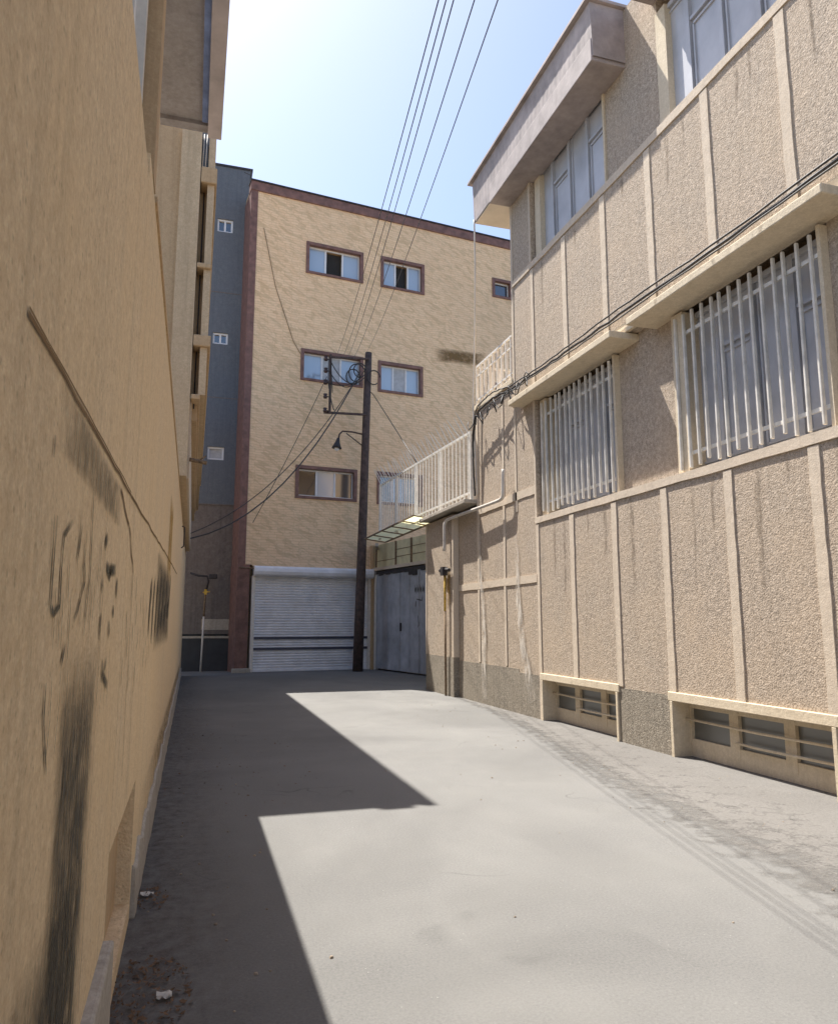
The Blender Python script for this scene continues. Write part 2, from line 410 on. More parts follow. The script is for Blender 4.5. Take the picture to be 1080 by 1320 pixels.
def fade_over(base):
    m = M[base]; nt = m.node_tree; b = nt.nodes['Principled BSDF']
    at = N(nt, 'ShaderNodeAttribute'); at.attribute_name = 'fade'
    f = noise(nt, coords(nt), 5, 6, .75)
    a = math_(nt, 'ADD', at.outputs['Fac'], math_(nt, 'SUBTRACT', math_(nt, 'MULTIPLY', f, 1.6), .8))
    a = ramp(nt, a, [(.25, 0.), (.75, 1.)])
    tr = N(nt, 'ShaderNodeBsdfTransparent'); mx = N(nt, 'ShaderNodeMixShader')
    nt.links.new(a, mx.inputs[0]); nt.links.new(tr.outputs[0], mx.inputs[1]); nt.links.new(b.outputs[0], mx.inputs[2])
    nt.links.new(mx.outputs[0], nt.nodes['Material Output'].inputs[0])
fade_over('gravelly')
tag(g.build('concrete_verge', M['gravelly']), kind='structure')
# dirt collected along the left wall
g = MB(); g.fade = []
ys = [-2 + i*.5 for i in range(50)]
for y in ys:
    for x, fd in ((-.25, .6), (-.08, .5), (.10, .3), (.40, 0.)):
        g.v.append((x + random.uniform(-.02, .02), y, .005)); g.fade.append(fd)
for i in range(len(ys)-1):
    for k in range(3):
        a = i*4+k; g.f.append((a, a+1, a+5, a+4))
tag(g.build('dirt_verge', M['dirt']), kind='structure')

# ------------------------------------------------------------ LEFT: garden wall
XL = -.24
wall = thing('boundary_wall', 'tall tan cement boundary wall with black scribbles and a long crack on the left', 'wall', (XL, 3, 0))
mb = MB(); grid_wall(mb, XL, 2.93, 22.6, 0, 3.38, [(2.93, 4.22, .10, .70)], -.28)
mb.build('wall', M['cement'], wall)
mb = MB(); mb.box(XL-.28, XL-.07, 2.93, 4.22, .0, .72); mb.build('blocked_vent', M['smooth_brown'], wall)
mb = MB(); random.seed(9); n = 60
for i in range(n+1):
    y = 4.3 + (22.5-4.3)*(i/n)**1.3; h = .27 + random.uniform(-.05, .05); o_ = random.uniform(-.003, .004)
    mb.v += [(XL-.05, y, 0), (XL+.026+o_, y, 0), (XL+.018+o_, y, h-.02), (XL-.004, y, h), (XL-.05, y, h)]
for i in range(n):
    for k in range(5): a = i*5+k; b_ = i*5+(k+1) % 5; mb.f.append((a, b_, b_+5, a+5))
mb.f += [tuple(range(5)), tuple(n*5+k for k in range(5))]
mb.build('footing', M['concrete'], wall)
mb = MB()
mb.box(XL-.3, XL+.01, 3.3, 22.6, 3.38, 3.41); mb.build('coping', M['smooth_brown'], wall)
# ------------------------------------------------------------ LEFT: house on the near side
nh = thing('near_house', 'tan rendered house at the left edge with a window under a grey hood', 'house', (XL, 0, 0))
mb = MB(); grid_wall(mb, XL, -8, 2.92, 0, 5.2, [(1.0, 2.92, 3.27, 4.7)], -.3)
mb.build('wall', M['cement'], nh)
mb = MB(); grid_wall(mb, XL, 2.92, 3.3, 3.42, 5.2, [(2.92, 3.14, 3.42, 4.7)], -.3); mb.build('corner_wall', M['smooth_brown'], nh)
mb = MB(); mb.box(-6, XL-.3, -8, 3.3, 3.5, 5.1); mb.build('upper_mass', M['smooth_brown'], nh)
mb = MB(); mb.box(-6, XL-.12, 3.3, 5.05, 5.08, 6.2); mb.build('rear_room', M['smooth_brown'], nh)
mb = MB(); mb.box(XL-.02, XL+.035, -8, 2.9, 0, .43); mb.build('plinth', M['concrete'], nh, bevel=.01)
mb = MB(); mb.box(XL-.12, XL+.20, 3.34, 4.97, 5.0, 5.08); hood = mb.build('hood', M['hood_grey'], nh)
mb = MB(); mb.box(XL+.20, XL+.295, 3.34, 5.06, 4.94, 5.9); mb.build('hood_fascia', M['fascia_pale'], nh, bevel=.004)
mb = MB(); mb.box(XL+.16, XL+.199, 3.35, 4.93, 4.965, 4.997); mb.build('plastic_strip', M['blue_sheet'], nh)
mb = MB(); mb.box(XL-.12, XL+.20, 4.97, 5.05, 4.97, 5.6); mb.build('hood_end', M['hood_grey'], nh)
mb = MB(); mb.box(XL-.14, XL-.125, 1.0, 3.14, 3.3, 4.7); pane = mb.build('window', M['curtain'], nh)
mb = MB()
for y in (1.0, 1.7, 2.3, 2.62, 3.06): mb.box(XL-.12, XL-.06, y, y+.05, 3.3, 4.7)
mb.box(XL-.12, XL-.06, 1.0, 3.14, 3.3, 3.34); mb.box(XL-.118, XL-.062, 1.0, 3.14, 4.62, 4.66)
mb.build('frame', M['white'], pane)

# marks on the left wall; all a couple of millimetres proud of it
XG = XL + .003
mb = MB()
def zig(y0, z0, y1, z1, w, n=6, amp=.015):
    pts = [(y0, z0)]
    for i in range(1, n): t = i/n; pts.append((y0+(y1-y0)*t + random.uniform(-amp, amp), z0+(z1-z0)*t + random.uniform(-amp, amp)))
    pts.append((y1, z1)); ribbon(mb, pts, w, XG, False, .05)
zig(2.94, 1.975, 7.0, 2.10, .016, 14, .006); zig(7.0, 2.10, 11.5, 2.22, .02, 8, .006)
zig(2.94, 1.86, 3.25, 1.70, .02, 5); zig(3.25, 1.70, 3.25, .9, .012, 7); 
zig(3.6, 1.3, 3.55, .75, .01)
mb.build('crack', M['crackline'], wall)
mb = MB()
zig(1.1, 1.93, 2.93, 1.975, .013, 12, .004); zig(1.1, 1.94, 2.93, 1.985, .006, 12, .004); zig(2.55, 1.93, 2.92, 1.86, .018, 4); zig(2.2, 1.9, 2.25, .5, .006, 8, .008)
mb.build('crack', M['crackline'], nh)
def strokes(parent, name, L, mat, X=XG):
    mb = MB()
    for w, pts in L: ribbon(mb, pts, w*1.5, X, True, .015, .001)
    return mb.build(name, mat, parent)
strokes(nh, 'graffiti', [(0.012, [(1.438, 1.69), (1.435, 1.64), (1.434, 1.531), (1.472, 1.515), (1.531, 1.533), (1.517, 1.605), (1.527, 1.665), (1.616, 1.703)]), (0.014, [(1.745, 1.715), (1.731, 1.671), (1.703, 1.632)]), (0.012, [(1.801, 1.678), (1.843, 1.593), (1.755, 1.522), (1.718, 1.505)]), (0.01, [(1.882, 1.845), (1.9, 1.782), (1.927, 1.616), (1.877, 1.47)]), (0.014, [(1.627, 1.459), (1.59, 1.416)]), (0.012, [(1.361, 1.78), (1.36, 1.82)]), (0.01, [(1.445, 1.397), (1.45, 1.331), (1.513, 1.229)])], M['spray'])
strokes(wall, 'graffiti', [(0.03, [(2.253, 1.747), (2.195, 1.708)]), (0.03, [(2.533, 1.666), (2.33, 1.653)]), (0.035, [(2.187, 1.622), (2.192, 1.58)]), (0.035, [(2.598, 1.646), (2.589, 1.577)]), (0.035, [(2.526, 1.556), (2.527, 1.515)]), (0.03, [(2.203, 1.527), (2.188, 1.454)]), (0.03, [(2.416, 1.507), (2.446, 1.456)]), (0.03, [(2.261, 1.663), (2.36, 1.639), (2.406, 1.674)]), (0.02, [(2.313, 1.397), (2.311, 1.332)]), (0.025, [(2.418, 1.392), (2.338, 1.352), (2.489, 1.307)]), (0.12, [(4.806, 1.725), (4.677, 1.673), (4.64, 1.541), (4.595, 1.42)]), (0.12, [(5.177, 1.763), (5.048, 1.687), (5.018, 1.529), (4.994, 1.37)]), (0.12, [(5.611, 1.808), (5.483, 1.704), (5.464, 1.516), (5.361, 1.407)]), (0.12, [(6.127, 1.861), (6.002, 1.723), (5.954, 1.535), (5.789, 1.449)]), (0.12, [(6.749, 1.925), (6.63, 1.747), (6.543, 1.557), (6.294, 1.5)]), (0.12, [(7.515, 2.004), (7.408, 1.776), (7.263, 1.585), (6.898, 1.561)]), (0.12, [(8.597, 2.042), (8.395, 1.813), (8.165, 1.62), (7.635, 1.634)])], M['spray'])
mb = MB(); random.seed(21)
for i in range(16):
    y = 1.42 + .05*i + random.uniform(-.02, .02); z = 1.60 + random.uniform(-.10, .10)
    ribbon(mb, [(y, z+.05), (y+.006, z), (y+random.uniform(-.02, .02), z-.05-random.random()*.05)], .008, XG, True, .015, .001)
for i in range(12):
    y = 1.5 + .09*i; z = 1.30 + random.uniform(-.1, .1)
    ribbon(mb, [(y, z+.08), (y+.01, z), (y-.01, z-.09)], .006, XG, True, .015, .001)
mb.build('graffiti', M['faded_spray'], nh)
mb = MB()
for i in range(22):
    y = 2.95 + .085*i; z = 1.48 + random.uniform(-.22, .22)
    ribbon(mb, [(y, z+.05), (y+.02, z), (y+random.uniform(-.03, .03), z-.06)], .02, XG, True, .02, .002)
mb.build('graffiti', M['faded_spray'], wall)
mb = MB(); patch(mb, XG+.001, 1.62, 2.22, .22, 1.46, 18, -.02); mb.build('soot_stain', M['soot'], nh)
mb = MB(); patch(mb, XG+.0015, 1.30, 2.05, .0, .95, 16); mb.build('soot_stain', M['soot'], nh)
mb = MB(); patch(mb, XG+.001, 1.38, 2.6, 1.80, 1.94, 12); mb.build('dark_patch', M['grime'], nh)
mb = MB(); patch(mb, XG+.001, 5.2, 8.6, 1.30, 2.02, 12); mb.build('soot_stain', M['soot'], wall)
mb = MB(); patch(mb, XG+.001, 7.2, 8.4, 1.9, 2.75, 12); mb.build('ochre_stain', M['ochre'], wall)
mb = MB(); patch(mb, XG+.001, 4.4, 22, .0, .55, 20); mb.build('dirt_stain', M['dirt'], wall)

# ------------------------------------------------------------ LEFT: tall house beyond the wall
fh = thing('tall_house', 'tall brown house beyond the boundary wall with stacked bay ledges', 'house', (-.1, 10.1, 0))
mb = MB(); mb.box(-7, -.30, 10.12, 21.0, 3.2, 8.45); mb.build('wall', M['smooth_brown'], fh)
mb = MB(); mb.box(-.42, -.15, 10.02, 20.9, 3.42, 8.4); mb.build('corner_pilaster', M['tan_smooth'], fh)
mb = MB(); mb.box(-.15, -.05, 10.30, 20.85, 4.25, 8.38); mb.build('recess_panel', M['smooth_brown'], fh)
mb = MB(); mb.box(-7, -.24, 10.55, 20.8, 8.45, 9.1); mb.build('parapet', M['smooth_brown'], fh)
mb = MB(); mb.box(-.235, -.03, 10.4, 20.8, 8.45, 8.72); mb.build('gutter', M['grey_render'], fh)
mb = MB(); mb.box(-.05, .045, 10.06, 20.9, 4.55, 8.42); mb.build('bay_wall', M['tan_smooth'], fh)
mb = MB(); mb.box(-.15, -.12, 10.2, 20.8, 3.42, 4.5); mb.build('lower_pier', M['band'], fh)
for z0, z1, xo in ((7.62, 7.86, .075), (5.22, 5.38, .085), (4.47, 4.54, -.02), (6.35, 6.42, .05)):
    mb = MB(); mb.box(-.14, xo, 10.0, 20.8, z0, z1); mb.build('ledge', M['smooth_brown'], fh, bevel=.015)
mb = MB(); mb.box(-.148, -.06, 10.1, 10.28, 7.9, 8.38); mb.build('louvre', M['grey_render'], fh)
mb = MB()
for x in (-.13, -.09, .0): mb.tube([(x, 10.08, 7.9), (x+.01, 10.08, 8.4)], .008, 6)
mb.build('downpipe', M['pipe_white'], fh, smooth=True)
mb = MB(); mb.tube([(-.098, 10.25, 4.4), (-.092, 10.25, 7.6)], .010, 6); mb.build('cable', M['cable'], fh, smooth=True)
mb = MB(); mb.tube([(-.12, 10.1, 3.66), (.0, 10.1, 3.64), (.10, 10.08, 3.62)], .028, 8); mb.tube([(.02, 10.09, 3.66), (.09, 10.09, 3.72)], .012, 6); mb.build('drain_spout', M['rust'], fh, smooth=True)
mb = MB(); mb.tube([(XL+.02, 13.0, 2.75), (XL+.06, 13.0, 2.78), (XL+.06, 13.0, 3.1), (XL+.02, 13.0, 3.12)], .012, 6)
solo(mb, 'wall_bracket', M['dark'], 'small dark pipe bracket near the far end of the tan wall', 'bracket', (XL, 13, 2.9), smooth=True)

# ------------------------------------------------------------ grey tower at the end
gt = thing('grey_tower', 'narrow blue-grey rendered stair tower with three tiny windows', 'building', (.4, 24.6, 0))
mb = MB(); grid_wall(mb, 0, 0, 1, 0, 1, [], .1)
mb = MB()
holes = [(.26, .78, 14.82, 15.30), (.27, .76, 10.78, 11.18), (.26, .78, 6.80, 7.24)]
# front face at Y=24.6, built with the same grid routine turned round
w = MB(); grid_wall(w, 24.6, -3.0, 1.36, 5.3, 17.25, holes, .3)
w.v = [(y, x, z) for x, y, z in w.v]; w.build('wall', M['grey_render'], gt)
w = MB(); w.box(-3, 1.36, 24.62, 24.9, 1.15, 5.3); w.build('lower_wall', M['grey_low'], gt)
w = MB(); w.box(-3, 1.36, 24.9, 32, 0, 17.2); w.build('body', M['grey_render'], gt)
w = MB(); w.box(-3, 1.30, 24.57, 24.9, 0, 1.02); w.build('base_panel', M['blackpanel'], gt)
w = MB(); w.box(-3, 1.33, 24.54, 24.9, 1.02, 1.09); w.build('base_ledge', M['concrete'], gt)
w = MB(); w.box(.30, 1.15, 24.608, 24.63, 1.28, 1.62); w.build('plaster_patch', M['concrete'], gt)
w = MB(); w.box(-3, 1.385, 24.57, 25.0, 17.25, 17.33); w.build('coping', M['dark'], gt)
for i, (a, b_, c, d) in enumerate(holes):
    w = MB(); w.box(a, b_, 24.72, 24.75, c, d); p = w.build('window', M['curtain' if i == 2 else 'glass_dark'], gt)
    w = MB()
    w.box(a, a+.06, 24.66, 24.72, c, d); w.box(b_-.06, b_, 24.66, 24.72, c, d); w.box(a+.06, b_-.06, 24.66, 24.72, c, c+.06); w.box(a+.06, b_-.06, 24.66, 24.72, d-.06, d)
    if i < 2: w.box((a+b_)/2-.03, (a+b_)/2+.03, 24.665, 24.715, c+.06, d-.06)
    w.build('frame', M['frame'], p)
for z in (5.3, 8.9, 12.6):
    w = MB(); w.box(-3, 1.36, 24.592, 24.6, z, z+.03); w.build('joint', M['grey_low'], gt)

# standpipe in front of the tower
sp = thing('gas_standpipe', 'thin pale gas standpipe with a dark crossbar before the grey tower', 'pipe', (.32, 24.25, 0))
w = MB(); w.tube([(.33, 24.25, 0), (.35, 24.25, .9), (.36, 24.25, 1.7)], .028, 8); w.build('lower_pipe', M['pipe_white'], sp, smooth=True)
w = MB(); w.tube([(.36, 24.25, 1.7), (.38, 24.25, 2.5)], .03, 8); w.build('upper_pipe', M['rust'], sp, smooth=True)
w = MB(); w.tube([(-.1, 24.25, 3.05), (.15, 24.2, 2.97), (.42, 24.2, 2.95), (.46, 24.25, 2.8), (.40, 24.25, 2.5)], .032, 8); w.build('elbow', M['dark'], sp, smooth=True)
w = MB(); w.box(.47, .72, 24.15, 24.3, 2.88, 3.02); w.build('meter', M['dark'], sp, bevel=.02)
w = MB(); w.tube([(.30, 24.2, 2.45), (.52, 24.2, 2.47)], .018, 6); w.box(.34, .42, 24.18, 24.3, 2.38, 2.54); w.build('valve', M['yellow'], sp)

# ------------------------------------------------------------ buff brick building that closes the alley
RA = atan(.12)
fb = thing('brick_building', 'buff relief-brick apartment block with brown trim closing the alley', 'building', (1.3, 23.5, 0), RA)
ROOT[fb.name] = Matrix.Identity(4)       # parts below are given in the block's own frame: x along the front, y into it
FW = 13.0; FH = 16.2
wins = [(1.92, 3.98, 13.31, 14.46, 'open'), (4.64, 6.34, 13.32, 14.49, 'open'), (9.18, 10.06, 13.80, 14.57, 'small'),
        (1.82, 4.02, 9.50, 10.60, 'curt'), (4.57, 6.28, 9.45, 10.58, 'curt'),
        (1.74, 3.85, 5.51, 6.61, 'dark'), (4.57, 6.25, 5.49, 6.62, 'dark'), (9.2, 10.06, 9.6, 10.4, 'small')]
w = MB(); grid_wall(w, 0, .44, FW, 0, FH-.32, [(a+.10, b_-.10, c+.10, d-.10) for a, b_, c, d, _ in wins] + [(.44, 4.40, 0, 3.26)], .3)
w.v = [(y, x, z) for x, y, z in w.v]; w.build('wall', M['brick'], fb)
w = MB(); w.box(.03, FW, .34, 12, 0, FH-.1); w.build('body', M['smooth_brown'], fb)
w = MB(); w.box(-.004, .22, -.03, 1.3, 3.3, FH-.32); w.box(-.02, .36, -.06, 1.3, 0, 3.3); w.build('corner_trim', M['trim'], fb)
w = MB(); w.box(.22, .44, -.004, .3, 3.3, FH-.32); w.build('wall_edge', M['brick'], fb)
w = MB(); w.box(-.02, FW, -.06, .33, FH-.32, FH); w.build('cornice', M['trim'], fb, bevel=.01)
w = MB(); w.box(-.04, FW, -.09, .35, FH, FH+.05); w.build('coping', M['dark'], fb)
w = MB(); w.box(-.1, .45, -.22, -.06, 0, .13); w.build('step', M['concrete'], fb, bevel=.01)
for a, b_, c, d, kind in wins:
    w = MB(); t = .11
    w.box(a, b_, -.045, .1, d-t, d); w.box(a, b_, -.045, .1, c, c+t*.8); w.box(a, a+t, -.045, .1, c+t*.8, d-t); w.box(b_-t, b_, -.045, .1, c+t*.8, d-t)
    fr = w.build('window', M['trim'], fb, bevel=.006)
    A, B, Cc, D = a+t, b_-t, c+t*.8, d-t
    n = 3 if kind != 'small' else 1
    wd = (B-A)/n
    w = MB()
    for k in range(n+1):
        x = A + k*wd; w.box(max(A, x-.03), min(B, x+.03), .12, .17, Cc, D)
    w.box(A, B, .125, .165, Cc, Cc+.05); w.box(A, B, .125, .165, D-.05, D); w.build('frame', M['frame'], fr)
    for k in range(n):
        w = MB(); x0, x1 = A+k*wd+.03, A+(k+1)*wd-.03
        mt = 'glass_sky'
        yy = .15
        if kind == 'open' and k == 1: mt = 'room'; yy = .28
        if kind == 'dark': mt = ['glass_dark', 'glass_sky', 'glass_warm'][k]
        if kind == 'small': mt = 'glass_dark'
        if kind == 'curt' and k == 1: mt = 'curtain'
        w.box(x0, x1, yy, yy+.01, Cc+.05, D-.05); w.build('pane', M[mt], fr)
# roller shutter
sh = MB(); z = .03; prof = []
while z < 2.98:
    for q, dy in ((0, 0), (.018, -.016), (.045, -.022), (.07, -.014), (.082, .0)): prof.append((z+q, .10+dy))
    z += .084
u0, u1 = .56, 4.30
skip = [(.66, .76), (.99, 1.09)]
for (za, ya), (zb, yb) in zip(prof, prof[1:]):
    sh.quad((u0, ya, za), (u1, ya, za), (u1, yb, zb), (u0, yb, zb))
shut = sh.build('roller_shutter', M['shutter'], fb)
for a, b_ in skip:
    w = MB(); w.box(u0, u1, .055, .09, a, b_-.02); w.build('dark_band', M['shutter_dark'], shut)
w = MB(); w.box(u0, u1, .04, .12, .005, .05); w.build('bottom_rail', M['shutter'], shut)
w = MB(); w.box(.44, .555, -.04, .2, 0, 2.95); w.build('guide_rail', M['white'], shut, bevel=.006)
w = MB(); w.box(4.305, 4.40, -.04, .2, 0, 2.95); w.build('guide_rail', M['white'], shut, bevel=.006)
w = MB()
prof = [(.12, 2.95), (-.16, 2.95), (-.25, 3.0), (-.28, 3.09), (-.26, 3.19), (-.18, 3.26), (.12, 3.26)]
n = len(prof); w.v = [(.48, y, z) for y, z in prof] + [(4.40, y, z) for y, z in prof]
w.f = [tuple(range(n)), tuple(range(n, 2*n))] + [(i, (i+1) % n, n+(i+1) % n, n+i) for i in range(n)]
w.build('shutter_box', M['shutter'], shut)
w = MB(); w.box(4.42, 4.70, -.12, .3, 0, 4.05); w.build('side_pier', M['trim'], fb)
w = MB(); w.tube([(.02, -.1, 3.2), (.5, -.12, 3.18)], .02, 6); w.build('conduit', M['rust'], fb)
def fadequad(mb, n, f):
    if mb.fade is None: mb.fade = []
    n0 = len(mb.v)
    for i in range(n+1):
        for j in range(n+1):
            u, v = i/n, j/n; mb.v.append(f(u, v)); mb.fade.append(min(1, 3*min(u, 1-u, v, 1-v)))
    for i in range(n):
        for j in range(n):
            a = n0+i*(n+1)+j; mb.f.append((a, a+1, a+n+2, a+n+1))
w = MB(); fadequad(w, 12, lambda u, v: (6.7+2.2*u, -.012, 10.85+.55*v+.1*u)); w.build('dark_patch', M['brown_mark'], fb)  # soft-edged brown patch, darker than the brick around it
w = MB(); w.tube([(.45, -.02, 14.6), (.9, -.02, 12.6), (1.55, -.02, 10.8), (1.8, -.02, 10.4)], .010, 6); w.build('wall_cable', M['rust'], fb)
# small aerial on the corner of the roof
w = MB(); w.tube([(1.25, 23.7, 16.2), (1.28, 23.7, 16.75)], .02, 6); w.tube([(1.05, 23.7, 16.6), (1.28, 23.7, 16.52)], .012, 6)
solo(w, 'roof_aerial', M['dark'], 'short dark metal aerial on the roof corner beside the grey tower', 'aerial', (1.27, 23.7, 16.2))

# ------------------------------------------------------------ utility pole
up = thing('utility_pole', 'rusty steel utility pole with a side frame of insulators in front of the shutter', 'utility pole', (5.02, 23.1, 0))
base = Vector((5.04, 23.1, 0)); top = Vector((5.28, 23.1, 10.45))
def onpole(z): return base + (top-base)*(z/10.45)
w = MB()
for i in range(12):
    pass
w.tube([onpole(z) for z in (0, 2, 4, 6, 8, 10.45)], [.165, .155, .145, .135, .125, .115], 10); w.build('shaft', M['pole'], up, smooth=True)
w = MB(); p = onpole(10.2)
w.bar(p + Vector((0, -.1, 0)), (3.93, 23.0, 10.12), .06); w.build('upper_arm', M['pole'], up)
w = MB(); w.bar(onpole(8.28) + Vector((0, -.1, 0)), (3.80, 23.0, 8.24), .065); w.build('lower_arm', M['pole'], up)
w = MB(); w.bar((3.98, 22.95, 10.2), (3.98, 22.95, 8.2), .07); w.build('side_frame', M['pole'], up)
for z in (10.02, 9.62, 9.22, 8.75, 8.28):
    w = MB(); w.tube([(3.94, 22.9, z-.07), (3.94, 22.9, z-.02), (3.94, 22.9, z+.02), (3.94, 22.9, z+.08)], [.05, .075, .05, .07], 8)
    w.v = [(x-.12, y, z) for x, y, z in w.v]; w.tube([(3.84, 22.9, z), (3.98, 22.95, z)], .018, 6); w.build('insulator', M['insul'], up, smooth=True)
def catenary(a, b_, sag, n=14):
    a, b_ = Vector(a), Vector(b_)
    return [a.lerp(b_, i/n) - Vector((0, 0, sag*4*(i/n)*(1-i/n))) for i in range(n+1)]
w = MB()
for a, b_, s_ in (((3.95, 22.9, 10.0), (5.1, 22.9, 9.5), .45), ((3.95, 22.9, 9.6), (5.1, 22.9, 9.75), .55), ((3.95, 22.9, 9.2), (5.1, 22.9, 9.6), .2), ((3.98, 22.9, 9.9), (4.05, 22.9, 8.9), .0), ((3.9, 22.85, 10.0), (3.9, 22.85, 9.2), .12), ((3.9, 22.85, 9.2), (4.1, 22.85, 8.3), .1)):
    w.tube(catenary(a, b_, s_), .016, 6)
w.build('jumper_cable', M['cable'], up, smooth=True)
w = MB()
for cx_, cz, r in ((4.85, 9.65, .26), (4.95, 9.75, .20), (5.42, 9.55, .20), (4.72, 9.5, .22)):
    w.tube([(cx_ + r*cos(t*pi/8), 22.85 + .01*t, cz + r*1.15*sin(t*pi/8)) for t in range(15)], .02, 6)
w.build('cable_coil', M['cable'], up, smooth=True)

lamp = thing('street_lamp', 'small old street lamp with a dark conical shade on the utility pole', 'street lamp', (4.25, 23.0, 7.2))
w = MB(); a = onpole(7.62)
w.tube([a, (4.75, 23.0, 7.66), (4.42, 23.0, 7.66), (4.32, 23.0, 7.55), (4.29, 23.0, 7.38)], .028, 8); w.build('bracket_arm', M['pole'], lamp, smooth=True)
w = MB(); w.tube([onpole(7.18), (4.55, 23.0, 7.60)], .018, 6); w.build('brace', M['pole'], lamp, smooth=True)
w = MB(); w.tube([(4.29, 23.0, 7.42), (4.27, 23.0, 7.30), (4.25, 23.0, 7.18), (4.24, 23, 7.08)], [.045, .07, .12, .165], 12); w.build('lamp_shade', M['dark'], lamp, smooth=True)
w = MB(); w.tube([(4.24, 23, 7.12), (4.24, 23, 7.04), (4.24, 23, 6.99)], [.07, .08, .03], 10); w.build('bulb', M['frame'], lamp, smooth=True)

# ------------------------------------------------------------ overhead wires
ends = [(4.15, 10.12), (4.38, 10.14), (4.55, 10.15), (4.75, 10.16), (5.15, 10.35)]
tx = [(1.32, 5.35), (1.37, 5.36), (1.42, 5.37), (1.56, 5.41), (1.72, 5.45)]
names = ['leftmost of the five overhead wires crossing the sky', 'second overhead wire from the left crossing the sky', 'middle one of the five overhead wires crossing the sky',
         'fourth overhead wire from the left crossing the sky', 'rightmost overhead wire, ending at the very top of the pole']
for i, ((ex, ez), (nx, nz)) in enumerate(zip(ends, tx)):
    a = Vector((ex, 22.98, ez)); q = Vector((nx, 4.0, nz))
    far = a + (q - a) * 1.55
    pts = []
    for k in range(41):
        t = k/40; p = a.lerp(far, t); s_ = .55*4*t*(1-t); t1 = 1/1.55
        base_s = .55*4*t1*(1-t1) * t/t1
        pts.append(p - Vector((0, 0, s_ - base_s)))
    w = MB(); w.tube(pts, .0045, 6)
    solo(w, 'overhead_wire', M['wire'], names[i], 'wire', (ex, 22.98, ez), 'overhead wires from the utility pole', smooth=True)
def cable(name, pts, r, mat, label, cat='cable', group=None, jit=0):
    out = []
    for a, b_ in zip(pts, pts[1:]):
        a, b_ = Vector(a), Vector(b_)
        for k in range(8): out.append(a.lerp(b_, k/8))
    out.append(Vector(pts[-1]))
    for _ in range(3): out = [out[0]] + [(out[i-1] + out[i]*2 + out[i+1])/4 for i in range(1, len(out)-1)] + [out[-1]]
    if jit: out = [p + Vector((random.uniform(-jit, jit)*.4, 0, random.uniform(-jit, jit))) for p in out]
    w = MB(); w.tube(out, r, 6)
    return solo(w, name, mat, label, cat, tuple(out[0]), group, smooth=True)
def tie(a, b_, s): return [tuple(p) for p in catenary(a, b_, s, 10)]
cable('service_cable', tie((4.95, 22.85, 9.7), (-.2, 19.5, 3.6), 1.15), .019, M['cable'], 'thick black service cable drooping from the pole to the left wall')
cable('service_cable', tie((4.7, 22.85, 9.2), (-.2, 19.8, 3.75), .75), .013, M['cable'], 'thinner black cable just above the thick one, pole to left wall')
cable('service_cable', tie((3.85, 22.85, 9.4), (1.7, 23.35, 4.6), .12), .011, M['cable'], 'thin dark drop cable from the insulator frame down over the brick front')
cable('drop_wire', [(5.3, 23.0, 9.1), (5.42, 22.9, 8.95), (5.3, 17.6, 5.55)], .012, M['cable'], 'dark wire slanting from the pole down to the white spiked railing')

# ------------------------------------------------------------ RIGHT: long roughcast house
XR = 5.30
rh = thing('roughcast_house', 'long pebbled roughcast house with pale bands and barred windows', 'house', (XR, 8, 0))
Y1 = 11.60
bays = [(8.48, 10.74), (4.98, 7.20), (1.30, 3.55)]
base_open = [(8.55, 10.74), (5.15, 7.46), (1.6, 3.9)]
Yn = -6.0
w = MB(); grid_wall(w, XR, Yn, Y1, .68, 3.10, [], .5); w.build('lower_wall', M['rough'], rh)
w = MB(); grid_wall(w, XR-.006, Yn, Y1, -.3, .68, [(a, b_, -.3, .67) for a, b_ in base_open], .45); w.build('dado', M['rough_dark'], rh)
w = MB(); grid_wall(w, XR+.16, Yn, 10.78, 3.10, 5.40, [(a, b_, 3.2, 5.40) for a, b_ in bays], .4); w.build('pier_wall', M['rough'], rh)
w = MB(); grid_wall(w, XR, Yn, Y1, 5.28, 7.50, [], .5); w.build('upper_wall', M['rough'], rh)
w = MB(); grid_wall(w, XR+.10, Yn, 10.78, 7.5, 9.97, [(a, b_, 7.6, 9.45) for a, b_ in bays], .4); w.build('upper_pier_wall', M['rough'], rh)
w = MB(); w.box(XR, XR+.5, 10.781, Y1, 3.10, 5.28); w.build('corner_pier', M['rough'], rh)
w = MB(); w.box(XR, XR+.5, 10.781, Y1, 7.50, 9.6); w.build('corner_pier', M['rough'], rh)
w = MB(); w.box(XR+.5, 12, Yn, Y1, -.3, 9.97); w.build('body', M['smooth_brown'], rh)
# pale plaster bands: one surface pattern
w = MB(); pr = .014; bw = .062
Ys = [9.65, 8.50, 7.41, 6.30, 5.17, 4.06, 2.95, 1.84, .73]
def jbox(x0, x1, y0, y1, z0, z1, n=14, j=.006):
    """strip with slightly uneven trowelled edges"""
    n0 = len(w.v); tall = (z1-z0) > (y1-y0)
    for i in range(n+1):
        t = i/n
        if tall:
            z = z0+(z1-z0)*t; a, b_ = y0+random.uniform(-j, j), y1+random.uniform(-j, j)
            w.v.extend([(x1, a, z), (x0, a, z), (x0, b_, z), (x1, b_, z)])
        else:
            y = y0+(y1-y0)*t; a, b_ = z0+random.uniform(-j, j), z1+random.uniform(-j, j)
            w.v.extend([(x1, y, a), (x0, y, a), (x0, y, b_), (x1, y, b_)])
    for i in range(n):
        for k in range(3):
            a = n0+i*4+k; w.f.append((a, a+1, a+5, a+4))
    w.f.append(tuple(n0+k for k in range(4))); w.f.append(tuple(n0+n*4+k for k in range(4)))
for y in Ys:
    jbox(XR-pr, XR+.02, y-bw, y+bw, .70, 3.08)
    jbox(XR-pr, XR+.02, y-bw, y+bw, 5.30, 7.48)
jbox(XR-pr, XR+.02, 10.73, 10.82, .0, 3.08)
